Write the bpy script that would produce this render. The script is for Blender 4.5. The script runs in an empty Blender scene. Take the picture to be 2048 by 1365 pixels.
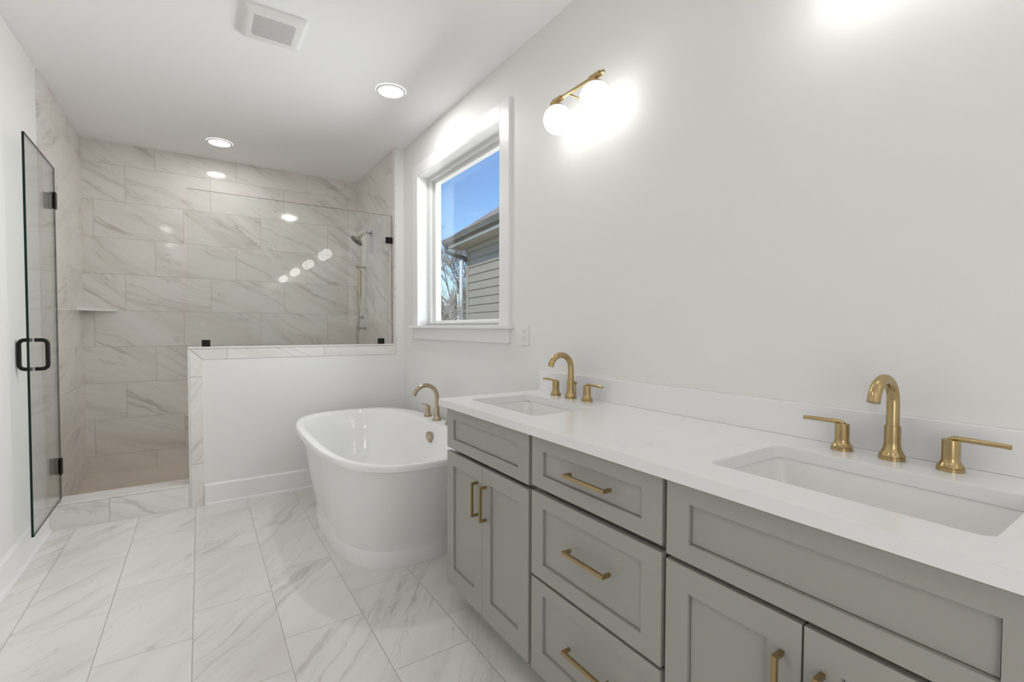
import bpy, bmesh, math, random
from mathutils import Vector, Matrix

sc = bpy.context.scene
C = sc.collection
PI = math.pi

# ------------------------------------------------------------------ camera
H = 1.254
FPX = 946.76
yaw, pitch, roll = 0.582714, -0.0269606, 0.002851
cd = bpy.data.cameras.new('camera')
cd.sensor_width = 36.0
cd.lens = FPX / 2048 * 36.0
cd.clip_start = 0.02
cam = bpy.data.objects.new('camera', cd)
C.objects.link(cam)
f = Vector((math.sin(yaw) * math.cos(pitch), math.cos(yaw) * math.cos(pitch), math.sin(pitch)))
r = Vector((math.cos(yaw), -math.sin(yaw), 0))
u = r.cross(f)
r2 = r * math.cos(roll) + u * math.sin(roll)
u2 = -r * math.sin(roll) + u * math.cos(roll)
m4 = Matrix.Identity(4)
for i in range(3):
    m4[i][0] = r2[i]; m4[i][1] = u2[i]; m4[i][2] = -f[i]; m4[i][3] = (0, 0, H)[i]
cam.matrix_world = m4
sc.camera = cam

# ------------------------------------------------------------------ world, sun, exposure
GLOBE_E, CAN_E, CAN_FILL_E = 4.6, 62.0, 34.0
XL_ = -0.80
CAN3_E, REAR_W, WIN_W = 122.0, 20.0, 134.0
w = bpy.data.worlds.new('sky'); sc.world = w
w.use_nodes = True
wn = w.node_tree
bg = wn.nodes['Background']
sky = wn.nodes.new('ShaderNodeTexSky')
sky.sky_type = 'NISHITA'
sky.sun_disc = False
sky.sun_elevation = math.radians(38)
sky.sun_rotation = math.radians(-95)
sky.air_density = 1.0
sky.dust_density = 0.0
sky.ozone_density = 6.0
wn.links.new(sky.outputs[0], bg.inputs[0])
bg.inputs[1].default_value = 0.19
sd = bpy.data.lights.new('sun', 'SUN'); sd.energy = 3.2; sd.angle = math.radians(2); sd.color = (1, .95, .88)
so = bpy.data.objects.new('sun', sd); C.objects.link(so)
so.rotation_euler = (math.radians(48), 0, math.radians(-62))
# unseen fill lamp added behind the viewer, in an added left wall opening
ld2 = bpy.data.lights.new('rear_fill_light', 'AREA'); ld2.shape = 'RECTANGLE'; ld2.size = 1.3; ld2.size_y = 2.05
ld2.energy = REAR_W; ld2.color = (1.0, 0.99, 0.985)
lo2 = bpy.data.objects.new('rear_fill_light', ld2); C.objects.link(lo2)
lo2.location = (XL_ - 0.135, -1.55, 1.06); lo2.rotation_euler = (math.radians(90), 0, math.radians(-90))
# area lamp added out of view outside the window to boost its daylight
ld3 = bpy.data.lights.new('window_fill_light', 'AREA'); ld3.shape = 'RECTANGLE'; ld3.size = 2.2; ld3.size_y = 2.4
ld3.energy = WIN_W; ld3.color = (0.97, 0.985, 1.0)
lo3 = bpy.data.objects.new('window_fill_light', ld3); C.objects.link(lo3)
lo3.location = (2.85, 3.2, 2.2); lo3.rotation_euler = (math.radians(90 - 8), 0, math.radians(90))
sc.view_settings.view_transform = 'Standard'
sc.view_settings.look = 'None'
sc.view_settings.exposure = 0.14
sc.view_settings.gamma = 1.0
sc.view_settings.use_curve_mapping = False
try:
    sc.cycles.max_bounces = 14
    sc.cycles.diffuse_bounces = 8
    sc.cycles.glossy_bounces = 6
    sc.cycles.transparent_max_bounces = 16
    sc.cycles.caustics_reflective = False
    sc.cycles.caustics_refractive = False
    sc.cycles.sample_clamp_indirect = 6.0
except Exception:
    pass

# ------------------------------------------------------------------ materials
class NB:
    """small node builder"""
    def __init__(s, mat):
        mat.use_nodes = True
        s.t = mat.node_tree
        s.bsdf = s.t.nodes.get('Principled BSDF')
        s.out = s.t.nodes.get('Material Output')
    def n(s, kind, **kw):
        nd = s.t.nodes.new(kind)
        for k, v in kw.items():
            setattr(nd, k, v)
        return nd
    def l(s, a, b): s.t.links.new(a, b)
    def m(s, op, a, b=None, c=None, clamp=False):
        nd = s.n('ShaderNodeMath', operation=op); nd.use_clamp = clamp
        for i, v in enumerate((a, b, c)):
            if v is None: continue
            if isinstance(v, (int, float)): nd.inputs[i].default_value = v
            else: s.l(v, nd.inputs[i])
        return nd.outputs[0]
    def comb(s, x, y, z):
        nd = s.n('ShaderNodeCombineXYZ')
        for i, v in enumerate((x, y, z)):
            if isinstance(v, (int, float)): nd.inputs[i].default_value = v
            else: s.l(v, nd.inputs[i])
        return nd.outputs[0]
    def noise(s, vec, scale=1.0, detail=3.0, rough=0.5):
        nd = s.n('ShaderNodeTexNoise'); s.l(vec, nd.inputs['Vector'])
        nd.inputs['Scale'].default_value = scale; nd.inputs['Detail'].default_value = detail
        nd.inputs['Roughness'].default_value = rough
        return nd.outputs[0]
    def step(s, v, a, b, lo=0.0, hi=1.0):
        nd = s.n('ShaderNodeMapRange'); nd.interpolation_type = 'SMOOTHSTEP'
        s.l(v, nd.inputs[0])
        for i, x in enumerate((a, b, lo, hi)): nd.inputs[i + 1].default_value = x
        return nd.outputs[0]
    def mix(s, fac, a, b):
        nd = s.n('ShaderNodeMix', data_type='RGBA')
        if isinstance(fac, (int, float)): nd.inputs[0].default_value = fac
        else: s.l(fac, nd.inputs[0])
        for i, v in ((6, a), (7, b)):
            if isinstance(v, tuple): nd.inputs[i].default_value = (*v, 1)
            else: s.l(v, nd.inputs[i])
        return nd.outputs[2]

def plain(name, col, rough=0.5, metal=0.0, spec=0.5, bump=0.0, bscale=300.0, var=0.0):
    m = bpy.data.materials.new(name); b = NB(m)
    p = b.bsdf
    p.inputs['Base Color'].default_value = (*col, 1)
    p.inputs['Roughness'].default_value = rough
    p.inputs['Metallic'].default_value = metal
    p.inputs['Specular IOR Level'].default_value = spec
    geo = b.n('ShaderNodeNewGeometry')
    if var or bump:
        ns = b.noise(geo.outputs['Position'], bscale, 3)
        if var:
            c2 = tuple(c * (1 - var) for c in col)
            b.l(b.mix(ns, col, c2), p.inputs['Base Color'])
        if bump:
            bp = b.n('ShaderNodeBump'); bp.inputs['Strength'].default_value = bump
            bp.inputs['Distance'].default_value = 0.001
            b.l(ns, bp.inputs['Height']); b.l(bp.outputs[0], p.inputs['Normal'])
    return m

def brushed(name, col, rough=0.3):
    m = bpy.data.materials.new(name); b = NB(m); p = b.bsdf
    p.inputs['Metallic'].default_value = 1.0
    geo = b.n('ShaderNodeTexCoord')
    mp = b.n('ShaderNodeMapping'); mp.inputs['Scale'].default_value = (300, 300, 12)
    b.l(geo.outputs['Object'], mp.inputs[0])
    ns = b.noise(mp.outputs[0], 1.0, 2)
    b.l(b.mix(ns, col, tuple(c * 0.93 for c in col)), p.inputs['Base Color'])
    b.l(b.step(ns, 0.3, 0.7, rough - 0.015, rough + 0.02), p.inputs['Roughness'])
    return m

def marble(b, s, t, rnd, strength=1.0, base=(0.80, 0.785, 0.765), tone=(0.70, 0.675, 0.64), vein=(0.44, 0.375, 0.31)):
    """veined porcelain: s runs along the veins, t across, rnd = per tile number"""
    wv = b.noise(b.comb(b.m('MULTIPLY', s, 2.2), b.m('MULTIPLY', t, 4.0), rnd), 1.0, 4, 0.6)
    t2 = b.m('ADD', t, b.m('MULTIPLY', b.m('SUBTRACT', wv, 0.5), 0.17))
    cl = b.noise(b.comb(b.m('MULTIPLY', s, 0.9), b.m('MULTIPLY', t2, 4.5), rnd), 1.0, 4, 0.55)
    col = b.mix(b.step(cl, 0.44, 0.72, 0, 0.85 * strength), base, tone)
    # broad soft streaks
    st = b.noise(b.comb(b.m('MULTIPLY', s, 0.8), b.m('MULTIPLY', t2, 11.0), b.m('ADD', rnd, 7.0)), 1.0, 4, 0.6)
    col = b.mix(b.step(st, 0.55, 0.74, 0, 0.40 * strength), col, tuple(c * 0.84 for c in tone))
    # long sharp veins with a soft halo
    msk = b.noise(b.comb(b.m('MULTIPLY', s, 1.0), b.m('MULTIPLY', t, 3.0), b.m('ADD', rnd, 3.0)), 1.0, 2)
    mk = b.step(msk, 0.46, 0.62)
    v1 = b.noise(b.comb(b.m('MULTIPLY', s, 0.45), b.m('MULTIPLY', t2, 6.0), b.m('ADD', rnd, 11.0)), 1.0, 4, 0.5)
    r1 = b.m('ABSOLUTE', b.m('SUBTRACT', v1, 0.5))
    vn = b.m('MULTIPLY', b.step(r1, 0.0, 0.014, 1, 0), mk)
    col = b.mix(b.m('MULTIPLY', vn, 0.55 * strength), col, vein)
    hal = b.m('MULTIPLY', b.step(r1, 0.0, 0.07, 1, 0), mk)
    col = b.mix(b.m('MULTIPLY', hal, 0.30 * strength), col, tuple(c * 0.8 for c in tone))
    # fine parallel hairlines and a few broken brown marks
    v2 = b.noise(b.comb(b.m('MULTIPLY', s, 0.9), b.m('MULTIPLY', t2, 14.0), b.m('ADD', rnd, 19.0)), 1.0, 4, 0.6)
    r2_ = b.m('ABSOLUTE', b.m('SUBTRACT', v2, 0.5))
    mk2 = b.step(b.noise(b.comb(b.m('MULTIPLY', s, 1.6), b.m('MULTIPLY', t, 4.0), b.m('ADD', rnd, 29.0)), 1.0, 2), 0.48, 0.62)
    col = b.mix(b.m('MULTIPLY', b.m('MULTIPLY', b.step(r2_, 0.0, 0.012, 1, 0), mk2), 0.36 * strength), col, vein)
    v3 = b.noise(b.comb(b.m('MULTIPLY', s, 7.0), b.m('MULTIPLY', t2, 16.0), b.m('ADD', rnd, 41.0)), 1.0, 5, 0.7)
    r3 = b.m('ABSOLUTE', b.m('SUBTRACT', v3, 0.5))
    mk3 = b.step(b.noise(b.comb(b.m('MULTIPLY', s, 2.4), b.m('MULTIPLY', t, 5.0), b.m('ADD', rnd, 53.0)), 1.0, 2), 0.62, 0.70)
    col = b.mix(b.m('MULTIPLY', b.m('MULTIPLY', b.step(r3, 0.0, 0.02, 1, 0), mk3), 0.6 * strength), col, tuple(c * 0.75 for c in vein))
    return col

def tile_mat(name, ua, va, u0, v0, pu, pv, shift, angle, usign=1, vsign=1, rough=0.16, grout=0.003,
             grout_col=(0.37, 0.335, 0.29), strength=1.0, seed=0.0, base=(0.80, 0.785, 0.765), tone=(0.70, 0.675, 0.64)):
    m = bpy.data.materials.new(name); b = NB(m); p = b.bsdf
    geo = b.n('ShaderNodeNewGeometry'); sep = b.n('ShaderNodeSeparateXYZ')
    b.l(geo.outputs['Position'], sep.inputs[0])
    U = b.m('SUBTRACT', sep.outputs[ua], u0); V = b.m('SUBTRACT', sep.outputs[va], v0)
    if usign < 0: U = b.m('MULTIPLY', U, -1.0)
    if vsign < 0: V = b.m('MULTIPLY', V, -1.0)
    row = b.m('FLOOR', b.m('DIVIDE', V, pv))
    U2 = b.m('DIVIDE', b.m('SUBTRACT', U, b.m('MULTIPLY', row, shift)), pu)
    colm = b.m('FLOOR', U2)
    fu = b.m('MULTIPLY', b.m('FRACT', U2), pu)
    fv = b.m('SUBTRACT', V, b.m('MULTIPLY', row, pv))
    du = b.m('MINIMUM', fu, b.m('SUBTRACT', pu, fu)); dv = b.m('MINIMUM', fv, b.m('SUBTRACT', pv, fv))
    d = b.m('MINIMUM', du, dv)
    wn_ = b.n('ShaderNodeTexWhiteNoise', noise_dimensions='3D')
    b.l(b.comb(row, colm, seed), wn_.inputs['Vector'])
    rnd = b.m('MULTIPLY', wn_.outputs['Value'], 60.0)
    sc_ = b.n('ShaderNodeSeparateColor'); b.l(wn_.outputs['Color'], sc_.inputs[0])
    ang = b.m('ADD', angle, b.m('MULTIPLY', b.m('SUBTRACT', sc_.outputs[0], 0.5), 0.30))
    ca = b.m('COSINE', ang); sa = b.m('SINE', ang)
    s = b.m('ADD', b.m('MULTIPLY', fu, ca), b.m('MULTIPLY', fv, sa))
    t = b.m('SUBTRACT', b.m('MULTIPLY', fv, ca), b.m('MULTIPLY', fu, sa))
    col = marble(b, s, t, rnd, strength, base, tone)
    # small tile to tile difference in tone
    col = b.mix(b.m('MULTIPLY', sc_.outputs[1], 0.35), col, tuple(c * 0.95 for c in base))
    g = b.step(d, grout * 0.5, grout * 0.5 + 0.0012, 1, 0)
    col = b.mix(b.m('MULTIPLY', g, 0.85), col, grout_col)
    b.l(col, p.inputs['Base Color'])
    b.l(b.step(g, 0, 1, rough, 0.35), p.inputs['Roughness'])
    bp = b.n('ShaderNodeBump'); bp.inputs['Strength'].default_value = 0.3; bp.inputs['Distance'].default_value = 0.0006
    b.l(b.m('SUBTRACT', 1.0, g), bp.inputs['Height']); b.l(bp.outputs[0], p.inputs['Normal'])
    return m

def glass_mat(name, tint=(0.982, 0.992, 0.986)):
    m = bpy.data.materials.new(name); b = NB(m); b.t.nodes.remove(b.bsdf)
    lw = b.n('ShaderNodeLayerWeight'); lw.inputs[0].default_value = 0.5
    fr = b.m('ADD', b.m('MULTIPLY', b.m('POWER', lw.outputs['Facing'], 5.0), 0.80), 0.04)
    tr = b.n('ShaderNodeBsdfTransparent'); tr.inputs[0].default_value = (*tint, 1)
    gl = b.n('ShaderNodeBsdfGlossy'); gl.inputs['Roughness'].default_value = 0.0
    mx = b.n('ShaderNodeMixShader')
    b.l(fr, mx.inputs[0]); b.l(tr.outputs[0], mx.inputs[1]); b.l(gl.outputs[0], mx.inputs[2])
    b.l(mx.outputs[0], b.out.inputs[0])
    return m

def emit(name, col, e):
    m = bpy.data.materials.new(name); b = NB(m); p = b.bsdf
    p.inputs['Base Color'].default_value = (0.9, 0.9, 0.88, 1)
    p.inputs['Roughness'].default_value = 0.25
    p.inputs['Emission Color'].default_value = (*col, 1); p.inputs['Emission Strength'].default_value = e
    return m

M = {}
M['paint'] = plain('wall_paint', (0.79, 0.787, 0.775), 0.55, bump=0.05, bscale=500)
M['ceil'] = plain('ceiling_paint', (0.91, 0.91, 0.91), 0.9)
M['trim'] = plain('trim_paint', (0.84, 0.84, 0.84), 0.28)
M['vinyl'] = plain('window_vinyl', (0.80, 0.80, 0.79), 0.35)
M['cab'] = plain('greige_cabinet_paint', (0.362, 0.350, 0.318), 0.38, var=0.03, bscale=6)
M['cabdark'] = plain('cabinet_inside', (0.20, 0.19, 0.165), 0.6)
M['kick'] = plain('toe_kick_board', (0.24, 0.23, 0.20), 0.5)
M['brass'] = brushed('brushed_brass', (0.52, 0.39, 0.20), 0.24)
M['pull'] = brushed('cabinet_pull_brass', (0.42, 0.315, 0.16), 0.17)
M['bronze'] = brushed('champagne_bronze', (0.52, 0.42, 0.30), 0.22)
M['nickel'] = brushed('brushed_nickel', (0.50, 0.46, 0.41), 0.2)
M['chrome'] = plain('chrome_plate', (0.75, 0.74, 0.72), 0.1, 1.0)
M['black'] = plain('matte_black_metal', (0.006, 0.006, 0.005), 0.45, spec=0.3)
M['slot'] = plain('dark_slot', (0.03, 0.03, 0.03), 0.6)
M['slotg'] = plain('grille_slot_grey', (0.12, 0.12, 0.12), 0.7)
M['ring'] = plain('light_trim_white', (0.90, 0.90, 0.90), 0.4)
M['tub'] = plain('tub_acrylic', (0.84, 0.84, 0.84), 0.06)
M['porc'] = plain('sink_porcelain', (0.80, 0.80, 0.79), 0.12)
M['plastic'] = plain('white_plastic', (0.78, 0.78, 0.77), 0.35)
M['ventp'] = plain('vent_plastic', (0.80, 0.80, 0.79), 0.5)
M['glass'] = glass_mat('clear_glass')
M['wglass'] = glass_mat('window_glass', (0.99, 0.995, 0.99))
M['gedge'] = plain('glass_polished_edge', (0.012, 0.03, 0.026), 0.6, spec=0.1)
M['globe'] = emit('opal_globe', (1.0, 0.975, 0.94), GLOBE_E)
M['can'] = emit('can_diffuser', (1.0, 0.985, 0.965), CAN_E)
M['can3'] = emit('can_diffuser_tub', (1.0, 0.985, 0.965), CAN3_E)
M['can_fill'] = emit('can_diffuser_fill', (1.0, 0.985, 0.965), CAN_FILL_E)  # for the unseen ceiling lights added as fill
PB = 0.303
M['t_back'] = tile_mat('shower_wall_tile_back', 0, 2, -0.512 - 0.205 * 0, 2.605 - PB, 0.608, PB, 0.2050, math.radians(-27), seed=1.3, base=(0.775, 0.742, 0.710), tone=(0.68, 0.637, 0.595), strength=1.3, rough=0.08, grout=0.0022, grout_col=(0.43, 0.39, 0.345))
M['t_left'] = tile_mat('shower_wall_tile_left', 1, 2, 4.60, 2.605 - PB, 0.608, PB, 0.2050, math.radians(28), seed=2.7, base=(0.775, 0.742, 0.710), tone=(0.68, 0.637, 0.595), strength=1.3, rough=0.08, grout=0.0022, grout_col=(0.43, 0.39, 0.345))
M['t_right'] = tile_mat('shower_wall_tile_right', 1, 2, 4.52, 2.605 - PB, 0.608, PB, 0.2050, math.radians(30), seed=4.1, base=(0.775, 0.742, 0.710), tone=(0.68, 0.637, 0.595), strength=1.3, rough=0.08, grout=0.0022, grout_col=(0.43, 0.39, 0.345))
M['t_floor'] = tile_mat('floor_tile', 1, 0, 0.0, -0.04, 0.62, 0.31, 0.2067, math.radians(38), rough=0.12, seed=6.2, grout=0.0026, grout_col=(0.43, 0.40, 0.36), strength=1.1)
M['t_cap'] = tile_mat('curb_tile', 0, 2, -0.50, -0.5, 0.66, 2.0, 0.0, math.radians(-20), seed=8.4, rough=0.2, strength=0.9)
M['t_capv'] = tile_mat('jamb_tile', 2, 0, 0.30, -1.0, 0.61, 2.0, 0.0, math.radians(35), seed=9.9, rough=0.2, strength=0.9)
M['t_plain'] = tile_mat('shelf_tile', 0, 1, -3, -3, 20.0, 20.0, 0.0, math.radians(20), seed=3.9, rough=0.2, strength=0.5)

def quartz_mat():
    m = bpy.data.materials.new('white_quartz'); b = NB(m); p = b.bsdf
    geo = b.n('ShaderNodeNewGeometry')
    n1 = b.noise(geo.outputs['Position'], 2.2, 5, 0.6)
    r1 = b.m('ABSOLUTE', b.m('SUBTRACT', n1, 0.5))
    mk = b.step(b.noise(geo.outputs['Position'], 3.1, 2), 0.55, 0.68)
    v = b.m('MULTIPLY', b.step(r1, 0, 0.006, 1, 0), mk)
    col = b.mix(b.m('MULTIPLY', v, 0.2), (0.83, 0.83, 0.83), (0.55, 0.54, 0.52))
    b.l(col, p.inputs['Base Color']); p.inputs['Roughness'].default_value = 0.16
    return m
M['quartz'] = quartz_mat()

def penny_mat():
    m = bpy.data.materials.new('shower_floor_mosaic'); b = NB(m); p = b.bsdf
    geo = b.n('ShaderNodeNewGeometry'); sep = b.n('ShaderNodeSeparateXYZ'); b.l(geo.outputs['Position'], sep.inputs[0])
    P = 0.027
    # hexagonal lattice of round pieces: nearest of two interleaved grids
    def grid(ox, oy):
        a = b.m('SUBTRACT', b.m('FRACT', b.m('ADD', b.m('DIVIDE', sep.outputs[0], P), ox)), 0.5)
        c = b.m('SUBTRACT', b.m('FRACT', b.m('ADD', b.m('DIVIDE', sep.outputs[1], P * 1.732), oy)), 0.5)
        c = b.m('MULTIPLY', c, 1.732)
        return b.m('SQRT', b.m('ADD', b.m('MULTIPLY', a, a), b.m('MULTIPLY', c, c)))
    d = b.m('MINIMUM', grid(0, 0), grid(0.5, 0.5))
    g = b.step(d, 0.42, 0.47)
    ns = b.noise(geo.outputs['Position'], 9, 3)
    c1 = b.mix(ns, (0.80, 0.74, 0.66), (0.68, 0.61, 0.53))
    b.l(b.mix(g, c1, (0.52, 0.46, 0.39)), p.inputs['Base Color'])
    p.inputs['Roughness'].default_value = 0.45
    bp = b.n('ShaderNodeBump'); bp.inputs['Strength'].default_value = 0.6; bp.inputs['Distance'].default_value = 0.001
    b.l(b.m('SUBTRACT', 1.0, g), bp.inputs['Height']); b.l(bp.outputs[0], p.inputs['Normal'])
    return m
M['penny'] = penny_mat()

# ------------------------------------------------------------------ mesh helpers
def put(name, bm, mat, parent=None, smooth=False, loc=None):
    bmesh.ops.recalc_face_normals(bm, faces=bm.faces)
    me = bpy.data.meshes.new(name); bm.to_mesh(me); bm.free()
    mats = mat if isinstance(mat, (list, tuple)) else [mat]
    for x in mats: me.materials.append(x)
    if smooth:
        for p in me.polygons: p.use_smooth = True
    o = bpy.data.objects.new(name, me); C.objects.link(o)
    if loc: o.location = loc
    if parent: o.parent = parent
    if smooth == 'angle':
        try:
            me.set_sharp_from_angle(angle=math.radians(35))
        except Exception:
            pass
    return o

def B(): return bmesh.new()

def box(bm, x0, x1, y0, y1, z0, z1, bev=0.0, seg=2):
    vs = [bm.verts.new((x, y, z)) for x in (x0, x1) for y in (y0, y1) for z in (z0, z1)]
    fs = [(0, 1, 3, 2), (4, 6, 7, 5), (0, 4, 5, 1), (2, 3, 7, 6), (0, 2, 6, 4), (1, 5, 7, 3)]
    faces = [bm.faces.new([vs[i] for i in q]) for q in fs]
    if bev > 0:
        es = list({e for fc in faces for e in fc.edges})
        bmesh.ops.bevel(bm, geom=es, offset=bev, segments=seg, profile=0.5, affect='EDGES')
    return faces

def loft(bm, rings, close_a=True, close_b=True):
    vr = [[bm.verts.new(p) for p in ring] for ring in rings]
    n = len(vr[0])
    for a, b_ in zip(vr, vr[1:]):
        for i in range(n):
            j = (i + 1) % n
            bm.faces.new((a[i], a[j], b_[j], b_[i]))
    if close_a: bm.faces.new(list(reversed(vr[0])))
    if close_b: bm.faces.new(vr[-1])

def lathe(bm, prof, c=(0, 0, 0), axis='z', n=32):
    """prof = (radius, height) pairs"""
    rings = []
    for rr, hh in prof:
        ring = []
        for i in range(n):
            a = 2 * PI * i / n
            p = (rr * math.cos(a), rr * math.sin(a), hh)
            if axis == 'x': p = (p[2], p[0], p[1])
            elif axis == '-x': p = (-p[2], p[1], p[0])
            elif axis == 'y': p = (p[1], p[2], p[0])
            elif axis == '-y': p = (p[0], -p[2], p[1])
            ring.append((p[0] + c[0], p[1] + c[1], p[2] + c[2]))
        rings.append(ring)
    loft(bm, rings)

def tube(bm, pts, rad, n=16, square=False):
    pts = [Vector(p) for p in pts]
    rads = rad if isinstance(rad, (list, tuple)) else [rad] * len(pts)
    t0 = (pts[1] - pts[0]).normalized()
    ref = Vector((0, 0, 1)) if abs(t0.z) < 0.9 else Vector((0, 1, 0))
    nrm = (ref - t0 * ref.dot(t0)).normalized()
    rings = []
    for i, p in enumerate(pts):
        if i == 0: t = t0
        elif i == len(pts) - 1: t = (pts[i] - pts[i - 1]).normalized()
        else: t = ((pts[i + 1] - p).normalized() + (p - pts[i - 1]).normalized()).normalized()
        nrm = (nrm - t * nrm.dot(t)).normalized()
        bn = t.cross(nrm)
        ring = []
        for k in range(n):
            a = 2 * PI * k / n + (PI / 4 if square else 0)
            rr = rads[i]
            ring.append(p + nrm * (rr * math.cos(a)) + bn * (rr * math.sin(a)))
        rings.append(ring)
    loft(bm, rings)

def arc(c, rad, a0, a1, plane, n=14):
    out = []
    for i in range(n + 1):
        a = a0 + (a1 - a0) * i / n
        x, y = rad * math.cos(a), rad * math.sin(a)
        if plane == 'xz': out.append((c[0] + x, c[1], c[2] + y))
        elif plane == 'yz': out.append((c[0], c[1] + x, c[2] + y))
        else: out.append((c[0] + x, c[1] + y, c[2]))
    return out

def struct(name, bm, mat, parent=None, smooth=False):
    o = put(name, bm, mat, parent, smooth)
    if not parent: o['kind'] = 'structure'
    return o

def thing(name, label, cat, loc=(0, 0, 0), group=None):
    o = bpy.data.objects.new(name, None); C.objects.link(o)
    o.location = loc; o.empty_display_size = 0.05
    o['label'] = label; o['category'] = cat
    if group: o['group'] = group
    return o

def tag(o, label, cat, group=None):
    o['label'] = label; o['category'] = cat
    if group: o['group'] = group
    return o

def T(root, *p):  # world -> local of a root at p
    return p

# ------------------------------------------------------------------ room shell
XL, XR, YB, ZC = -0.80, 1.48, 5.141, 2.79
YN = -3.0           # wall behind the viewer
YF = 3.95           # front of the low wall / shower
bm = B(); box(bm, XL, XR, YN, YF + 0.02, -0.08, 0.0); struct('floor', bm, M['t_floor'])
bm = B(); box(bm, XL - 0.1, XR + 0.2, YN - 0.1, YB + 0.15, ZC, ZC + 0.1); struct('ceiling', bm, M['ceil'])
bm = B()
DY0, DY1, DZ = -2.2, -0.9, 2.1  # unseen opening added so the fill lamp can shine in
box(bm, XL - 0.12, XL, YN - 0.1, DY0, -0.08, ZC); box(bm, XL - 0.12, XL, DY1, YF, -0.08, ZC)
box(bm, XL - 0.12, XL, DY0, DY1, DZ, ZC); box(bm, XL - 0.12, XL, DY0, DY1, -0.08, 0.0)
struct('wall_left', bm, M['paint'])
bm = B(); box(bm, XL - 0.12, XR + 0.2, YN - 0.12, YN, -0.08, ZC); struct('wall_front', bm, M['paint'])
bm = B()
box(bm, XL, XL + 0.018, DY0 - 0.09, DY0, 0, DZ + 0.09, 0.002, 1); box(bm, XL, XL + 0.018, DY1, DY1 + 0.09, 0, DZ + 0.09, 0.002, 1); box(bm, XL, XL + 0.018, DY0, DY1, DZ, DZ + 0.09, 0.002, 1)
struct('added_doorway_trim', bm, M['trim'])
bm = B()   # unseen closed box added behind the opening to keep sky light out
box(bm, XL - 1.2, XL - 1.1, DY0 - 0.3, DY1 + 0.3, -0.08, ZC)
box(bm, XL - 1.2, XL - 0.12, DY0 - 0.4, DY0 - 0.3, -0.08, ZC); box(bm, XL - 1.2, XL - 0.12, DY1 + 0.3, DY1 + 0.4, -0.08, ZC)
box(bm, XL - 1.2, XL - 0.12, DY0 - 0.4, DY1 + 0.4, ZC, ZC + 0.1); box(bm, XL - 1.2, XL - 0.12, DY0 - 0.4, DY1 + 0.4, -0.18, -0.08)
struct('wall_sky_block', bm, M['paint'])
# right wall with the window opening
WY0, WY1, WZ0, WZ1 = 2.35, 3.605, 1.272, 2.465
bm = B()
x0, x1 = XR, XR + 0.18
box(bm, x0, x1, YN - 0.1, WY0, -0.08, ZC)
box(bm, x0, x1, WY1, YB + 0.12, -0.08, ZC)
box(bm, x0, x1, WY0, WY1, -0.08, WZ0)
box(bm, x0, x1, WY0, WY1, WZ1, ZC)
struct('wall_right', bm, M['paint'])
# shower shell
bm = B(); box(bm, XL - 0.12, XR, YB, YB + 0.12, -0.08, ZC); struct('wall_shower_back', bm, M['t_back'])
bm = B(); box(bm, XL - 0.12, -0.791, YF - 0.005, YB, -0.08, ZC); struct('wall_shower_left', bm, M['t_left'])
XS = 1.402
bm = B(); box(bm, XS + 0.012, XR, YF, YB, -0.08, ZC); struct('wall_shower_stub', bm, M['paint'])
bm = B(); box(bm, XS, XS + 0.012, YF + 0.001, YB, 0.0, ZC); struct('wall_shower_right', bm, M['t_right'])
bm = B(); box(bm, XL, XS, YF + 0.1, YB, -0.08, 0.036); struct('floor_shower', bm, M['penny'])
# low wall with tiled end, cap and curb
bm = B(); box(bm, 0.010, XS + 0.012, YF, YF + 0.125, 0.0, 1.0297, 0.0); struct('wall_half', bm, M['paint'])
bm = B()
def xz_prism(bm, pts, y0, y1, bev=0.001):
    loft(bm, [[(x, y0, z) for x, z in pts], [(x, y1, z) for x, z in pts]])
    bmesh.ops.bevel(bm, geom=list(bm.edges), offset=bev, segments=1, affect='EDGES')
xz_prism(bm, [(-0.0625, 1.1032), (0.0115, 1.030), (XS + 0.004, 1.030), (XS + 0.004, 1.1032)], YF - 0.004, YF + 0.14)
lw_ = struct('trim_1', bm, M['t_cap'])
bm = B(); box(bm, -0.070, XS + 0.004, YF - 0.006, YF + 0.15, 1.105, 1.117, 0.002); struct('trim_2', bm, M['t_plain'])
bm = B()
xz_prism(bm, [(-0.064, 0.0), (0.010, 0.0), (0.010, 1.0285), (-0.064, 1.1017)], YF - 0.004, YF + 0.14); struct('trim_3', bm, M['t_capv'])
bm = B(); box(bm, -0.074, -0.065, YF - 0.006, YF + 0.15, 0.0, 1.104, 0.002); struct('trim_4', bm, M['t_plain'])
bm = B(); box(bm, 0.012, XS, YF + 0.126, YF + 0.140, 0.04, 1.104); struct('trim_5', bm, M['t_back'])
bm = B()
box(bm, -0.79, -0.075, YF - 0.004, YF + 0.15, 0.0, 0.150, 0.001, 1); struct('trim_6', bm, M['t_cap'])
bm = B(); box(bm, -0.79, -0.075, YF - 0.006, YF + 0.155, 0.151, 0.164, 0.002); struct('trim_7', bm, M['t_plain'])
# tile edge strip where the tiled return meets the painted wall
bm = B(); box(bm, XS - 0.001, XS + 0.0125, YF - 0.003, YF + 0.055, 1.118, ZC - 0.001, 0.001, 1); struct('trim_8', bm, M['t_capv'])

# baseboards
def baseboard(name, pts_fn, a0, a1):
    prof = [(0, 0), (0.030, 0), (0.029, 0.010), (0.024, 0.017), (0.016, 0.020), (0.0155, 0.138), (0.010, 0.147), (0, 0.150)]
    bm = B()
    loft(bm, [[pts_fn(a, d, z) for d, z in prof] for a in (a0, a1)])
    return struct(name, bm, M['trim'])
baseboard('baseboard_left', lambda a, d, z: (XL + d, a, z), DY1 + 0.091, YF - 0.006)
baseboard('baseboard_half_wall', lambda a, d, z: (a, YF - d, z), 0.013, XR - 0.031)
baseboard('baseboard_right', lambda a, d, z: (XR - d, a, z), 1.925, YF)

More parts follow.
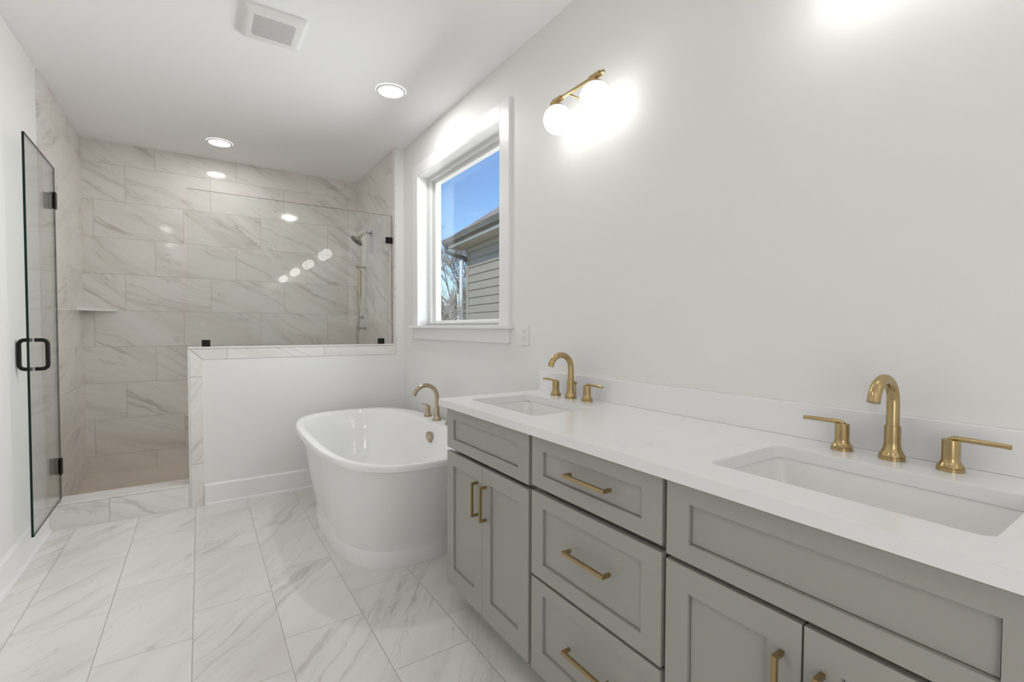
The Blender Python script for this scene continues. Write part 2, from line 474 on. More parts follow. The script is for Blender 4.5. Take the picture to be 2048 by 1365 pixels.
# ------------------------------------------------------------------ window
win = bpy.data.objects.new('window_1', None); C.objects.link(win); win['kind'] = 'structure'
XC = 1.462
bm = B()
co = 0.092
def casing(bm, y0, y1, z0, z1): box(bm, XC, XR + 0.002, y0, y1, z0, z1, 0.002, 1)
bm = B(); casing(bm, WY0 - co, WY0, WZ0, WZ1 + co); put('casing', bm, M['trim'], win)
bm = B(); casing(bm, WY1, WY1 + co, WZ0, WZ1 + co); put('casing', bm, M['trim'], win)
bm = B(); casing(bm, WY0, WY1, WZ1, WZ1 + co); put('casing', bm, M['trim'], win)
bm = B()   # jamb lining
box(bm, XC + 0.002, 1.66, WY0 - 0.002, WY0 + 0.010, WZ0, WZ1); box(bm, XC + 0.002, 1.66, WY1 - 0.004, WY1 + 0.002, WZ0, WZ1)
box(bm, XC + 0.002, 1.66, WY0, WY1, WZ1 - 0.004, WZ1 + 0.002)
put('jamb', bm, M['trim'], win)
bm = B(); box(bm, 1.432, 1.66, WY0 - co - 0.03, WY1 + co + 0.03, WZ0 - 0.022, WZ0, 0.004); put('window_sill', bm, M['trim'], win)
bm = B(); box(bm, XC, XR + 0.002, WY0 - co, WY1 + co, WZ0 - 0.105, WZ0 - 0.022, 0.003); put('apron', bm, M['trim'], win)
def rect_frame(bm, x0, x1, y0, y1, z0, z1, wd, bev=0.002):
    box(bm, x0, x1, y0, y1, z0, z0 + wd, bev, 1); box(bm, x0, x1, y0, y1, z1 - wd, z1, bev, 1)
    box(bm, x0, x1, y0, y0 + wd, z0 + wd, z1 - wd, bev, 1); box(bm, x0, x1, y1 - wd, y1, z0 + wd, z1 - wd, bev, 1)
bm = B(); rect_frame(bm, 1.565, 1.655, WY0 + 0.010, WY1 - 0.004, WZ0, WZ1 - 0.004, 0.022); put('window_frame', bm, M['vinyl'], win)
bm = B(); rect_frame(bm, 1.60, 1.650, WY0 + 0.030, WY1 - 0.024, WZ0 + 0.018, WZ1 - 0.024, 0.024, 0.004); put('sash', bm, M['vinyl'], win)
bm = B(); box(bm, 1.622, 1.628, WY0 + 0.050, WY1 - 0.044, WZ0 + 0.038, WZ1 - 0.044); put('pane', bm, M['wglass'], win)

# ------------------------------------------------------------------ shower glass
t = thing('shower_door', 'clear frameless glass shower door standing open beside the left wall, with black hardware', 'door', (-0.745, 4.03, 0.172))
t.rotation_euler = (0, 0, math.radians(1.2))
def glass_panel(bm, x0, x1, y0, y1, z0, z1, thin):
    fs = box(bm, x0, x1, y0, y1, z0, z1)
    bm.normal_update()
    ax = 'xyz'.index(thin)
    for fc in fs:
        fc.material_index = 0 if abs(fc.normal[ax]) > 0.9 else 1
bm = B(); glass_panel(bm, -0.005, 0.005, -0.67, 0.0, 0.0, 2.065, 'x'); put('glass_panel', bm, [M['glass'], M['gedge']], t)
def dhandle(sg):
    bm = B()
    hx = 0.0545; z0, z1 = 0.860, 1.013; y = -0.565; rr = 0.022
    pts = [(sg * 0.0055, y, z1), (sg * (hx - rr), y, z1)]
    pts += arc((sg * (hx - rr), y, z1 - rr), rr, PI / 2, 0, 'xz', 6)[1:] if sg > 0 else [(-(hx - rr) - rr * math.sin(a), y, z1 - rr + rr * math.cos(a)) for a in [PI / 2 * i / 6 for i in range(1, 7)]]
    pts += [(sg * (hx - rr) + sg * rr * math.cos(a), y, z0 + rr - rr * math.sin(a)) for a in [PI / 2 * i / 6 for i in range(0, 7)]]
    pts += [(sg * 0.0055, y, z0)]
    tube(bm, pts, 0.0098, 12)
    return bm
for sg in (1, -1):
    put('handle', dhandle(sg), M['black'], t, smooth=True)
bm = B()
for z in (0.860, 1.013):
    for sg in (1, -1):
        lathe(bm, [(0.0095, 0.0), (0.0095, 0.0032)], (sg * 0.0048, -0.565, z), 'x' if sg > 0 else '-x', 16)
put('washer', bm, M['nickel'], t)
for z in (0.208, 1.862):
    bm = B()
    box(bm, 0.0052, 0.014, -0.038, 0.0, z - 0.050, z + 0.050, 0.002, 1)
    box(bm, -0.014, -0.0052, -0.038, 0.0, z - 0.050, z + 0.050, 0.002, 1)
    box(bm, -0.045, 0.010, 0.002, 0.016, z - 0.050, z + 0.050, 0.003, 1)
    box(bm, -0.0455, -0.040, -0.012, 0.024, z - 0.050, z + 0.050, 0.001, 1)
    put('hinge', bm, M['black'], t)

t = thing('shower_glass_panel', 'clear fixed glass panel standing on the marble tiled cap of the low wall', 'glass panel', (0.66, 4.02, 1.117))
bm = B(); glass_panel(bm, -0.728, 0.737, -0.005, 0.005, 0.0015, 1.105, 'y'); put('glass_panel', bm, [M['glass'], M['gedge']], t)
for cx, cz in ((0.035 - 0.66, 0.024), (1.300 - 0.66, 0.024), (1.371 - 0.66, 0.893)):
    bm = B()
    w_ = 0.026
    if cz > 0.5:
        box(bm, cx - 0.025, 0.741, -0.013, -0.0052, cz - w_, cz + w_, 0.002, 1)
        box(bm, cx - 0.025, 0.741, 0.0052, 0.013, cz - w_, cz + w_, 0.002, 1)
    else:
        box(bm, cx - w_, cx + w_, -0.013, -0.0052, 0.0005, cz + 0.023, 0.002, 1)
        box(bm, cx - w_, cx + w_, 0.0052, 0.013, 0.0005, cz + 0.023, 0.002, 1)
    put('clamp', bm, M['black'], t)

# corner shelf
bm = B()
zs0, zs1 = 1.385, 1.407
tri = [(-0.7905, 4.905), (-0.566, 5.1405), (-0.7905, 5.1405)]
loft(bm, [[(x, y, zs0) for x, y in tri], [(x, y, zs1) for x, y in tri]])
tag(put('corner_shelf', bm, M['t_plain']), 'small triangular marble tile shelf in the back left corner of the shower', 'shelf')

# shower head
t = thing('shower_fixture', 'round brushed nickel shower head on a curved arm high on the right shower wall', 'shower head', (XS, 4.60, 2.165))
bm = B(); lathe(bm, [(0.001, 0.013), (0.012, 0.012), (0.026, 0.007), (0.030, 0.0)], (0, 0, 0), '-x', 24); put('wall_flange', bm, M['nickel'], t, 'angle')
bm = B()
armp = [(-0.004, 0, 0), (-0.04, 0, 0.004)] + [(-0.04 - 0.07 * math.sin(a), 0, 0.004 - 0.07 * (1 - math.cos(a))) for a in [math.radians(45) * i / 6 for i in range(1, 7)]] + [(-0.103, 0, -0.029)]
tube(bm, armp, 0.0095, 12); put('arm', bm, M['nickel'], t, True)
hd = Matrix.Translation((-0.108, 0, -0.034)) @ Matrix.Rotation(math.radians(38), 4, 'Y')
bm = B(); lathe(bm, [(0.012, 0.0), (0.014, -0.012), (0.018, -0.02), (0.030, -0.032), (0.062, -0.048), (0.066, -0.054), (0.066, -0.066)], (0, 0, 0), 'z', 32)
bm.transform(hd); hobj = put('head', bm, M['nickel'], t, 'angle')
bm = B(); lathe(bm, [(0.060, -0.0662), (0.060, -0.0685)], (0, 0, 0), 'z', 32)
for k in range(3):
    rr = 0.016 + 0.017 * k
    for i in range(6 * (k + 1)):
        a = 2 * PI * i / (6 * (k + 1))
        lathe(bm, [(0.0028, -0.0686), (0.0018, -0.0715)], (rr * math.cos(a), rr * math.sin(a), 0), 'z', 6)
bm.transform(hd); put('spray_face', bm, M['slot'], hobj)

# hand shower on slide rail
t = thing('hand_shower', 'slim nickel hand shower on a vertical slide bar with hose, on the right shower wall', 'hand shower', (XS, 4.82, 1.25))
for z in (0.0, 0.612):
    bm = B(); lathe(bm, [(0.016, 0.0), (0.016, 0.012), (0.010, 0.016), (0.010, 0.075)], (0, 0, z), '-x', 20)
    tube(bm, [(-0.068, 0, z - 0.001), (-0.069, 0, z), (-0.092, 0, z)], 0.013, 14); put('bracket', bm, M['nickel'], t, 'angle')
bm = B(); tube(bm, [(-0.068, 0, -0.03), (-0.068, 0, 0.635)], 0.0095, 16); put('slide_bar', bm, M['nickel'], t, 'angle')
bm = B(); tube(bm, [(-0.068, 0.0, 0.325), (-0.068, 0.0, 0.375)], 0.017, 16)
tube(bm, [(-0.068, -0.002, 0.35), (-0.069, -0.03, 0.352), (-0.071, -0.048, 0.352)], 0.010, 12)
tube(bm, [(-0.068, 0.002, 0.35), (-0.060, 0.035, 0.35)], 0.008, 12)
put('holder', bm, M['nickel'], t, 'angle')
bm = B(); tube(bm, [(-0.074, -0.056, 0.30), (-0.073, -0.056, 0.33), (-0.072, -0.055, 0.36), (-0.068, -0.052, 0.57), (-0.068, -0.052, 0.575)], [0.009, 0.012, 0.0135, 0.0135, 0.009], 16)
put('wand', bm, M['bronze'], t, 'angle')
bm = B()
hp = [(-0.074, -0.056, 0.30), (-0.088, -0.054, 0.15), (-0.092, -0.045, -0.05), (-0.093, -0.03, -0.20), (-0.085, 0.0, -0.30), (-0.078, 0.04, -0.33), (-0.07, 0.075, -0.28), (-0.063, 0.09, -0.12), (-0.056, 0.092, 0.04), (-0.045, 0.090, 0.09)]
def smooth_pts(P, k=5):
    P = [Vector(p) for p in P]; out = []
    for i in range(len(P) - 1):
        p0, p1, p2, p3 = P[max(i - 1, 0)], P[i], P[i + 1], P[min(i + 2, len(P) - 1)]
        for j in range(k):
            s_ = j / k
            out.append(0.5 * ((2 * p1) + (p2 - p0) * s_ + (2 * p0 - 5 * p1 + 4 * p2 - p3) * s_ ** 2 + (3 * p1 - p0 - 3 * p2 + p3) * s_ ** 3))
    out.append(P[-1]); return out
tube(bm, smooth_pts(hp), 0.0062, 10); put('hose', bm, M['nickel'], t, True)
bm = B(); lathe(bm, [(0.022, 0.0), (0.022, 0.006), (0.010, 0.010), (0.010, 0.045)], (0, 0.09, 0.11), '-x', 20)
tube(bm, [(-0.045, 0.09, 0.125), (-0.045, 0.09, 0.08)], 0.011, 12); put('hose_outlet', bm, M['nickel'], t, 'angle')

# ------------------------------------------------------------------ ceiling fixtures
def can_light(x, y, label, mat='can', grp='recessed ceiling lights'):
    t = thing('ceiling_light', label, 'ceiling light', (x, y, ZC), grp)
    bm = B(); n = 48
    prof = [(0.094, -0.0005), (0.0935, -0.004), (0.090, -0.007), (0.080, -0.0085), (0.0775, -0.0085), (0.0765, -0.007)]
    rings = [[(rr * math.cos(2 * PI * i / n), rr * math.sin(2 * PI * i / n), z) for i in range(n)] for rr, z in prof]
    loft(bm, rings, False, False); put('trim_ring', bm, M['ring'], t, True)
    bm = B(); lathe(bm, [(0.0768, -0.0060), (0.0768, -0.0076), (0.060, -0.0082)], (0, 0, 0), 'z', 48); put('diffuser', bm, M[mat], t)
    return t
can_light(1.052, 3.03, 'round white recessed ceiling light over the freestanding tub, nearer of the two', 'can3')
can_light(0.155, 4.655, 'round white recessed ceiling light inside the tiled shower')
can_light(-0.42, 1.1, 'added round ceiling fill light, out of view near the left wall, nearer than the exhaust fan', 'can_fill')  # this and the next two are unseen lights added to brighten the room
can_light(-0.42, -0.6, 'added round ceiling fill light, out of view just behind the viewer', 'can_fill')
can_light(-0.42, -2.3, 'added round ceiling fill light, out of view farthest behind the viewer', 'can_fill')

t = thing('exhaust_fan', 'white square exhaust fan cover with diagonal slits on the ceiling', 'exhaust fan', (0.332, 2.722, ZC))
bm = B()
def rr_ring(hx, hy, rad, z, n=5):
    out = []
    for cx, cy, a0 in ((hx - rad, hy - rad, 0), (-hx + rad, hy - rad, PI / 2), (-hx + rad, -hy + rad, PI), (hx - rad, -hy + rad, 1.5 * PI)):
        for i in range(n + 1):
            a = a0 + PI / 2 * i / n
            out.append((cx + rad * math.cos(a), cy + rad * math.sin(a), z))
    return out
loft(bm, [rr_ring(0.142, 0.150, 0.02, -0.0005), rr_ring(0.142, 0.150, 0.02, -0.010), rr_ring(0.134, 0.142, 0.018, -0.017), rr_ring(0.118, 0.126, 0.014, -0.022)])
cov = put('cover', bm, M['ventp'], t, 'angle')
bm = B()
hx, hy = 0.094, 0.094
pitch_ = 0.0098
k = -18
while k <= 18:
    c0 = k * pitch_          # diagonal slit: y = x + c0*sqrt2
    off = c0 * math.sqrt(2)
    xa = max(-hx, -hy - off); xb = min(hx, hy - off)
    if xb - xa > 0.008:
        hw = 0.0014
        p1 = Vector((xa, xa + off, 0)); p2 = Vector((xb, xb + off, 0)); nn = Vector((-1, 1, 0)).normalized() * hw
        q = [p1 - nn, p2 - nn, p2 + nn, p1 + nn]
        loft(bm, [[(p.x, p.y, -0.0215) for p in q], [(p.x, p.y, -0.0225) for p in q]])
    k += 1
put('grille_slits', bm, M['slotg'], cov)

# ------------------------------------------------------------------ vanity lights
def vanity_light(yc, label):
    t = thing('vanity_light', label, 'wall light', (XR, yc, 2.26), 'two-globe brass wall lights over the sinks')
    bx = 1.36 - XR
    bm = B(); box(bm, bx - 0.006, bx + 0.006, -0.172, 0.172, 0.018, 0.030, 0.0015, 1)
    put('bar', bm, M['brass'], t)
    bm = B(); lathe(bm, [(0.045, 0.0), (0.045, 0.012), (0.041, 0.018), (0.002, 0.020)], (0, 0, -0.005), '-x', 40); put('backplate', bm, M['brass'], t, 'angle')
    bm = B()
    for dy in (-0.05, 0.05):
        tube(bm, [(-0.012, dy * 0.4, -0.005), (bx + 0.003, dy, 0.024)], 0.004, 10)
    put('arm', bm, M['brass'], t, True)
    for dy in (-0.1225, 0.1225):
        bm = B()
        box(bm, bx - 0.010, bx + 0.010, dy - 0.032, dy + 0.032, 0.014, 0.034, 0.002, 1)
        lathe(bm, [(0.012, 0.0), (0.008, 0.006), (0.008, 0.014)], (bx, dy, 0.001), 'z', 20)
        lathe(bm, [(0.027, -0.007), (0.026, 0.0), (0.014, 0.006)], (bx, dy, 0.0), 'z', 28)
        hs = put('holder', bm, M['brass'], t, 'angle')
        bm = B()
        bmesh.ops.create_uvsphere(bm, u_segments=40, v_segments=24, radius=0.0635)
        bm.transform(Matrix.Translation((bx, dy, -0.0635)))
        put('globe_shade', bm, M['globe'], hs, True)
    return t
vanity_light(1.573, 'brass bar wall light with two glowing white globes over the farther sink')
vanity_light(0.447, 'brass bar wall light with two glowing white globes over the nearer sink')
vanity_light(-0.74, 'brass bar wall light with two white globes behind the viewer, seen mirrored in the glass')
vanity_light(-2.10, 'brass bar wall light with two white globes nearest the doorway behind the viewer')

# ------------------------------------------------------------------ outlet
t = thing('wall_outlet', 'white duplex power outlet on the right wall between the window and the counter', 'outlet', (XR, 2.115, 1.218))
bm = B(); box(bm, -0.0055, 0.0005, -0.036, 0.036, -0.058, 0.058, 0.002); put('cover_plate', bm, M['plastic'], t)
bm = B(); box(bm, -0.0085, -0.0050, -0.0165, 0.0165, -0.0335, 0.0335, 0.001, 1); rc = put('receptacle', bm, M['plastic'], t)
bm = B()
for z in (-0.018, 0.018):
    for dy in (-0.0062, 0.0062): box(bm, -0.0089, -0.0084, dy - 0.0009, dy + 0.0009, z + 0.001, z + 0.008)
    lathe(bm, [(0.0025, 0.0084), (0.0025, 0.0089)], (0, 0, z - 0.006), '-x', 12)
put('slots', bm, M['slot'], rc)

# ------------------------------------------------------------------ bathtub
def sring(cx, cy, a, b_, z, n=2.7, k=96):
    out = []
    for i in range(k):
        th = 2 * PI * i / k
        c_, s_ = math.cos(th), math.sin(th)
        out.append((cx + a * math.copysign(abs(c_) ** (2 / n), c_), cy + b_ * math.copysign(abs(s_) ** (2 / n), s_), z))
    return out
TX, TY = 0.968, 2.955
t = thing('bathtub', 'white freestanding oval soaking tub with flared sides on the marble floor', 'bathtub', (TX, TY, 0))
bm = B()
R = []
R.append(sring(0, 0, 0.364, 0.606, 0.0, 2.8))
R.append(sring(0, 0, 0.366, 0.608, 0.006, 2.8))
R.append(sring(0, 0, 0.368, 0.614, 0.088, 2.8))
R.append(sring(0, 0, 0.367, 0.613, 0.092, 2.8))
R.append(sring(0, 0, 0.3655, 0.6125, 0.095, 2.8))
for i in range(1, 9):
    q = i / 8
    R.append(sring(0, 0, 0.365 + 0.070 * q, 0.613 + (0.840 - 0.613) * q ** 1.05, 0.096 + 0.474 * q, 2.8 + 0.3 * q))
R.append(sring(0, 0.008, 0.445, 0.846, 0.571, 3.1))
R.append(sring(0, 0.010, 0.459, 0.860, 0.574, 3.1))
R.append(sring(0, 0.010, 0.465, 0.867, 0.580, 3.1))
R.append(sring(0, 0.010, 0.466, 0.868, 0.596, 3.1))
R.append(sring(0, 0.010, 0.464, 0.866, 0.604, 3.1))
R.append(sring(0, 0.010, 0.459, 0.861, 0.609, 3.1))
R.append(sring(0, 0.010, 0.450, 0.852, 0.610, 3.1))
ix = -0.034
R.append(sring(ix, 0, 0.390, 0.830, 0.609, 3.0))
R.append(sring(ix, 0, 0.380, 0.820, 0.604, 3.0))
R.append(sring(ix, 0, 0.372, 0.808, 0.585, 2.9))
R.append(sring(ix, 0, 0.350, 0.765, 0.47, 2.8))
R.append(sring(ix, 0, 0.315, 0.700, 0.34, 2.7))
R.append(sring(ix, 0, 0.290, 0.640, 0.22, 2.6))
R.append(sring(ix, 0, 0.255, 0.575, 0.16, 2.5))
R.append(sring(ix, 0, 0.190, 0.500, 0.135, 2.3))
R.append(sring(ix, 0, 0.08, 0.25, 0.128, 2.1))
loft(bm, R)
put('tub_body', bm, M['tub'], t, 'angle')
bm = B(); lathe(bm, [(0.036, 0.0), (0.036, 0.018), (0.033, 0.021), (0.002, 0.0215)], (0, 0, 0), '-x', 36)
bm.transform(Matrix.Translation((ix + 0.358, 0.0, 0.520)) @ Matrix.Rotation(math.radians(-8), 4, 'Y'))
put('overflow_cap', bm, M['bronze'], t, 'angle')
bm = B(); lathe(bm, [(0.032, 0.0), (0.030, 0.006), (0.002, 0.008)], (ix, -0.1, 0.126), 'z', 28); put('drain', bm, M['bronze'], t, 'angle')

# ------------------------------------------------------------------ faucets
def flare(r_top, r_base, z1, zf, base_h=0.008):
    pr = [(r_base + 0.0005, 0.0), (r_base + 0.0005, base_h - 0.001), (r_base - 0.001, base_h), (r_base - 0.001, base_h + 0.0012), (r_base, base_h + 0.002)]
    for i in range(9):
        q = i / 8
        pr.append((r_top + (r_base - r_top) * (1 - q) ** 2.3, base_h + 0.003 + (zf - base_h - 0.003) * q))
    pr += [(r_top, z1 - 0.001), (r_top - 0.001, z1)]
    return pr

def faucet(x, y, z, mat, name, label, cat, sp=0.108, spx=0.0, scale=1.0, rise=0.140, reach_r=0.058, group=None, tail=20):
    t = thing(name, label, cat, (x, y, z), group)
    bm = B()
    S = scale
    lathe(bm, [(a * S, b_ * S) for a, b_ in flare(0.0165, 0.0265, 0.083, 0.045)], (0, 0, 0), 'z', 36)
    lathe(bm, [(0.0135 * S, 0.083 * S), (0.0135 * S, rise)], (0, 0, 0), 'z', 28)
    rr = reach_r
    pts = [(0, 0, rise - 0.004), (0, 0, rise)]
    a1 = math.radians(180 - tail)
    for i in range(1, 25):
        a = a1 * i / 24
        pts.append((-rr + rr * math.cos(a), 0, rise + rr * math.sin(a)))
    last = Vector(pts[-1]); d = Vector((-math.sin(a1), 0, math.cos(a1)))
    pts.append(tuple(last + d * 0.012 * S))
    tube(bm, pts, 0.0132 * S, 24)
    put('spout', bm, mat, t, 'angle')
    for sg in (-1, 1):
        bm = B()
        lathe(bm, [(a * S, b_ * S) for a, b_ in flare(0.0165, 0.0245, 0.070, 0.030)], (spx, sg * sp, 0), 'z', 36)
        hb = put('handle_body', bm, mat, t, 'angle')
        bm = B()
        tube(bm, [(spx, sg * (sp - 0.004 * S), 0.068 * S), (spx, sg * (sp + 0.006 * S), 0.0735 * S), (spx, sg * (sp + 0.080 * S), 0.0725 * S), (spx, sg * (sp + 0.094 * S), 0.0715 * S), (spx, sg * (sp + 0.0955 * S), 0.0715 * S)], [0.006 * S, 0.0062 * S, 0.0055 * S, 0.0055 * S, 0.004 * S], 16)
        put('lever', bm, mat, hb, 'angle')
    return t
f1 = faucet(1.405, 0.447, 0.937, M['brass'], 'sink_faucet', 'brushed brass gooseneck faucet with two lever handles behind the nearer sink', 'faucet', group='brass faucets on the vanity')
f2 = faucet(1.400, 1.639, 0.937, M['brass'], 'sink_faucet', 'brushed brass gooseneck faucet with two lever handles behind the farther sink', 'faucet', group='brass faucets on the vanity')
for ft in (f1, f2):
    bm = B(); tube(bm, [(0.026, -0.004, 0.002), (0.026, -0.004, 0.060), (0.026, -0.004, 0.061), (0.026, -0.004, 0.074)], [0.0025, 0.0025, 0.0055, 0.0055], 12)
    put('lift_rod', bm, M['pull'], ft, 'angle')
faucet(1.372, 3.03, 0.6095, M['bronze'], 'tub_faucet', 'champagne bronze gooseneck tub filler with lever handles on the tub deck', 'faucet', sp=0.175, spx=0.008, scale=1.12, rise=0.165, reach_r=0.085, tail=22)

# ------------------------------------------------------------------ vanity
XF = 0.915      # door fronts
def shaker(bm, y0, y1, z0, z1, st=0.062, th=0.020, rec=0.009, top=0.0415, bot=0.044):
    def rect(x, i):
        a, b_ = (i, i) if i < st - 0.001 else (bot + i - st, top + i - st)
        return [(x, y0 + i, z0 + a), (x, y1 - i, z0 + a), (x, y1 - i, z1 - b_), (x, y0 + i, z1 - b_)]
    loft(bm, [rect(XF + th, 0), rect(XF + 0.0015, 0), rect(XF, 0.0015), rect(XF, st), rect(XF + rec, st + 0.0003), rect(XF + rec + 0.004, st + 0.0004), rect(XF + rec + 0.004, st + 0.0022), rect(XF + rec, st + 0.0024)])

def pull(parent, y0, y1, z0, z1):
    """square bar pull; horizontal if it spans y, vertical if it spans z"""
    bm = B(); xo, xi = XF - 0.032, XF - 0.0215; tq = 0.0048
    if abs(y1 - y0) > abs(z1 - z0):
        zc = (z0 + z1) / 2
        outer = [(XF, y0), (xo, y0), (xo, y1), (XF, y1), (XF, y1 - 2 * tq), (xi, y1 - 2 * tq), (xi, y0 + 2 * tq), (XF, y0 + 2 * tq)]
        loft_poly(bm, [[(x, y, zc - tq) for x, y in outer], [(x, y, zc + tq) for x, y in outer]])
    else:
        yc = (y0 + y1) / 2
        outer = [(XF, z0), (xo, z0), (xo, z1), (XF, z1), (XF, z1 - 2 * tq), (xi, z1 - 2 * tq), (xi, z0 + 2 * tq), (XF, z0 + 2 * tq)]
        loft_poly(bm, [[(x, yc - tq, z) for x, z in outer], [(x, yc + tq, z) for x, z in outer]])
    es = [e for e in bm.edges]
    bmesh.ops.bevel(bm, geom=es, offset=0.0006, segments=1, affect='EDGES')
    return put('pull_handle', bm, M['pull'], parent)

def loft_poly(bm, rings):
    vr = [[bm.verts.new(p) for p in ring] for ring in rings]
    n = len(vr[0])
    for i in range(n):
        j = (i + 1) % n
        bm.faces.new((vr[0][i], vr[0][j], vr[1][j], vr[1][i]))
    # the U shape as three quads per side, sharing corner vertices
    for v in vr:
        for q in ((0, 1, 6, 7), (1, 2, 5, 6), (2, 3, 4, 5)):
            bm.faces.new([v[i] for i in q])

def cabinet(name, label, ya, yb):
    t = thing(name, label, 'cabinet')
    bm = B()
    # open-topped carcass: sides, back, floor, face frame
    box(bm, XF + 0.056, XR - 0.02, ya, ya + 0.016, 0.115, 0.9055)
    box(bm, XF + 0.056, XR - 0.02, yb - 0.016, yb, 0.115, 0.9055)
    box(bm, XR - 0.02, XR - 0.004, ya, yb, 0.0, 0.9055)
    box(bm, XF + 0.056, XR - 0.02, ya, yb, 0.115, 0.131)
    put('carcass', bm, M['cab'], t)
    bm = B()
    x0, x1 = XF + 0.040, XF + 0.056
    box(bm, x0, x1, ya, ya + 0.04, 0.132, 0.9055); box(bm, x0, x1, yb - 0.04, yb, 0.132, 0.9055)
    box(bm, XF + 0.0205, x1, ya, yb, 0.108, 0.132); box(bm, x0, x1, ya + 0.04, yb - 0.04, 0.875, 0.9055)
    box(bm, x0, x1, ya + 0.04, yb - 0.04, 0.700, 0.740)
    put('face_frame', bm, M['cab'], t)
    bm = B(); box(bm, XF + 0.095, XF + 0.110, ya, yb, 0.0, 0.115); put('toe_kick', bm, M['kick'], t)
    return t

yA, yB_, yC, yD = 1.915, 1.2765, 0.7285, 0.095
c1 = cabinet('sink_cabinet', 'greige shaker sink cabinet with two doors beside the tub', yB_, yA)
bm = B(); shaker(bm, 1.286, 1.912, 0.726, 0.8985); put('false_front', bm, M['cab'], c1)
d = None
bm = B(); shaker(bm, 1.6005, 1.912, 0.115, 0.7095, top=0.058, bot=0.083); d = put('door', bm, M['cab'], c1); pull(d, 1.628, 1.638, 0.507, 0.644)
bm = B(); shaker(bm, 1.286, 1.5985, 0.115, 0.7095, top=0.058, bot=0.083); d = put('door', bm, M['cab'], c1); pull(d, 1.562, 1.572, 0.507, 0.644)
c2 = cabinet('drawer_cabinet', 'greige shaker cabinet of three drawers between the two sink cabinets', yC, yB_)
for z0, z1, hz, tp, bt in ((0.734, 0.8985, 0.8205, 0.0415, 0.044), (0.4365, 0.7165, 0.590, 0.0445, 0.051), (0.115, 0.4270, 0.291, 0.040, 0.083)):
    bm = B(); shaker(bm, 0.7365, 1.2675, z0, z1, top=tp, bot=bt); d = put('drawer', bm, M['cab'], c2); pull(d, 0.901, 1.073, hz - 0.005, hz + 0.005)
c3 = cabinet('sink_cabinet', 'greige shaker sink cabinet with two doors under the nearer sink', yD, yC)
bm = B(); shaker(bm, 0.1005, 0.7235, 0.722, 0.8985); put('false_front', bm, M['cab'], c3)
bm = B(); shaker(bm, 0.4205, 0.7235, 0.115, 0.7105, top=0.058, bot=0.083); d = put('door', bm, M['cab'], c3); pull(d, 0.449, 0.459, 0.508, 0.645)
bm = B(); shaker(bm, 0.1005, 0.4165, 0.115, 0.7105, top=0.058, bot=0.083); d = put('door', bm, M['cab'], c3); pull(d, 0.378, 0.388, 0.508, 0.645)
c1['group'] = c3['group'] = 'two-door sink cabinets'

# counter with two cut-outs
def rrect(x0, x1, y0, y1, rad, n=6):
    out = []
    for cx, cy, a0 in ((x1 - rad, y1 - rad, 0), (x0 + rad, y1 - rad, PI / 2), (x0 + rad, y0 + rad, PI), (x1 - rad, y0 + rad, 1.5 * PI)):
        for i in range(n + 1):
            a = a0 + PI / 2 * i / n
            out.append((cx + rad * math.cos(a), cy + rad * math.sin(a)))
    return out
SX0, SX1 = 1.003, 1.312
sinks = ((0.190, 0.672), (1.378, 1.852))
CZ0, CZ1 = 0.9065, 0.937
bm = B()
loops = [[(0.893, 0.085), (XR - 0.001, 0.085), (XR - 0.001, 1.955), (0.893, 1.955)]] + [rrect(SX0, SX1, a, b_, 0.022) for a, b_ in sinks]
for z in (CZ1,):
    es = []
    for lp in loops:
        vs = [bm.verts.new((x, y, z)) for x, y in lp]
        for i in range(len(vs)): es.append(bm.edges.new((vs[i], vs[(i + 1) % len(vs)])))
    bmesh.ops.triangle_fill(bm, edges=es, use_beauty=True)
top_faces = list(bm.faces)
ret = bmesh.ops.extrude_face_region(bm, geom=top_faces)
for v in [g for g in ret['geom'] if isinstance(g, bmesh.types.BMVert)]: v.co.z = CZ0
be = [e for e in bm.edges if all(abs(v.co.z - CZ1) < 1e-6 for v in e.verts) and any(abs(fc.normal.z) < 0.5 for fc in e.link_faces) or False]
bmesh.ops.recalc_face_normals(bm, faces=bm.faces); bm.normal_update()
be = [e for e in bm.edges if all(abs(v.co.z - CZ1) < 1e-6 for v in e.verts) and any(abs(fc.normal.z) < 0.5 for fc in e.link_faces)]
bmesh.ops.bevel(bm, geom=be, offset=0.002, segments=2, affect='EDGES')
tag(put('countertop', bm, M['quartz']), 'long white quartz countertop with two sink cut-outs over the greige cabinets', 'countertop')
bm = B(); box(bm, XR - 0.0205, XR - 0.0005, 0.085, 1.955, CZ1 + 0.0003, 1.037, 0.0015, 2)
tag(put('backsplash', bm, M['quartz']), 'low white quartz backsplash strip along the wall behind the faucets', 'backsplash')

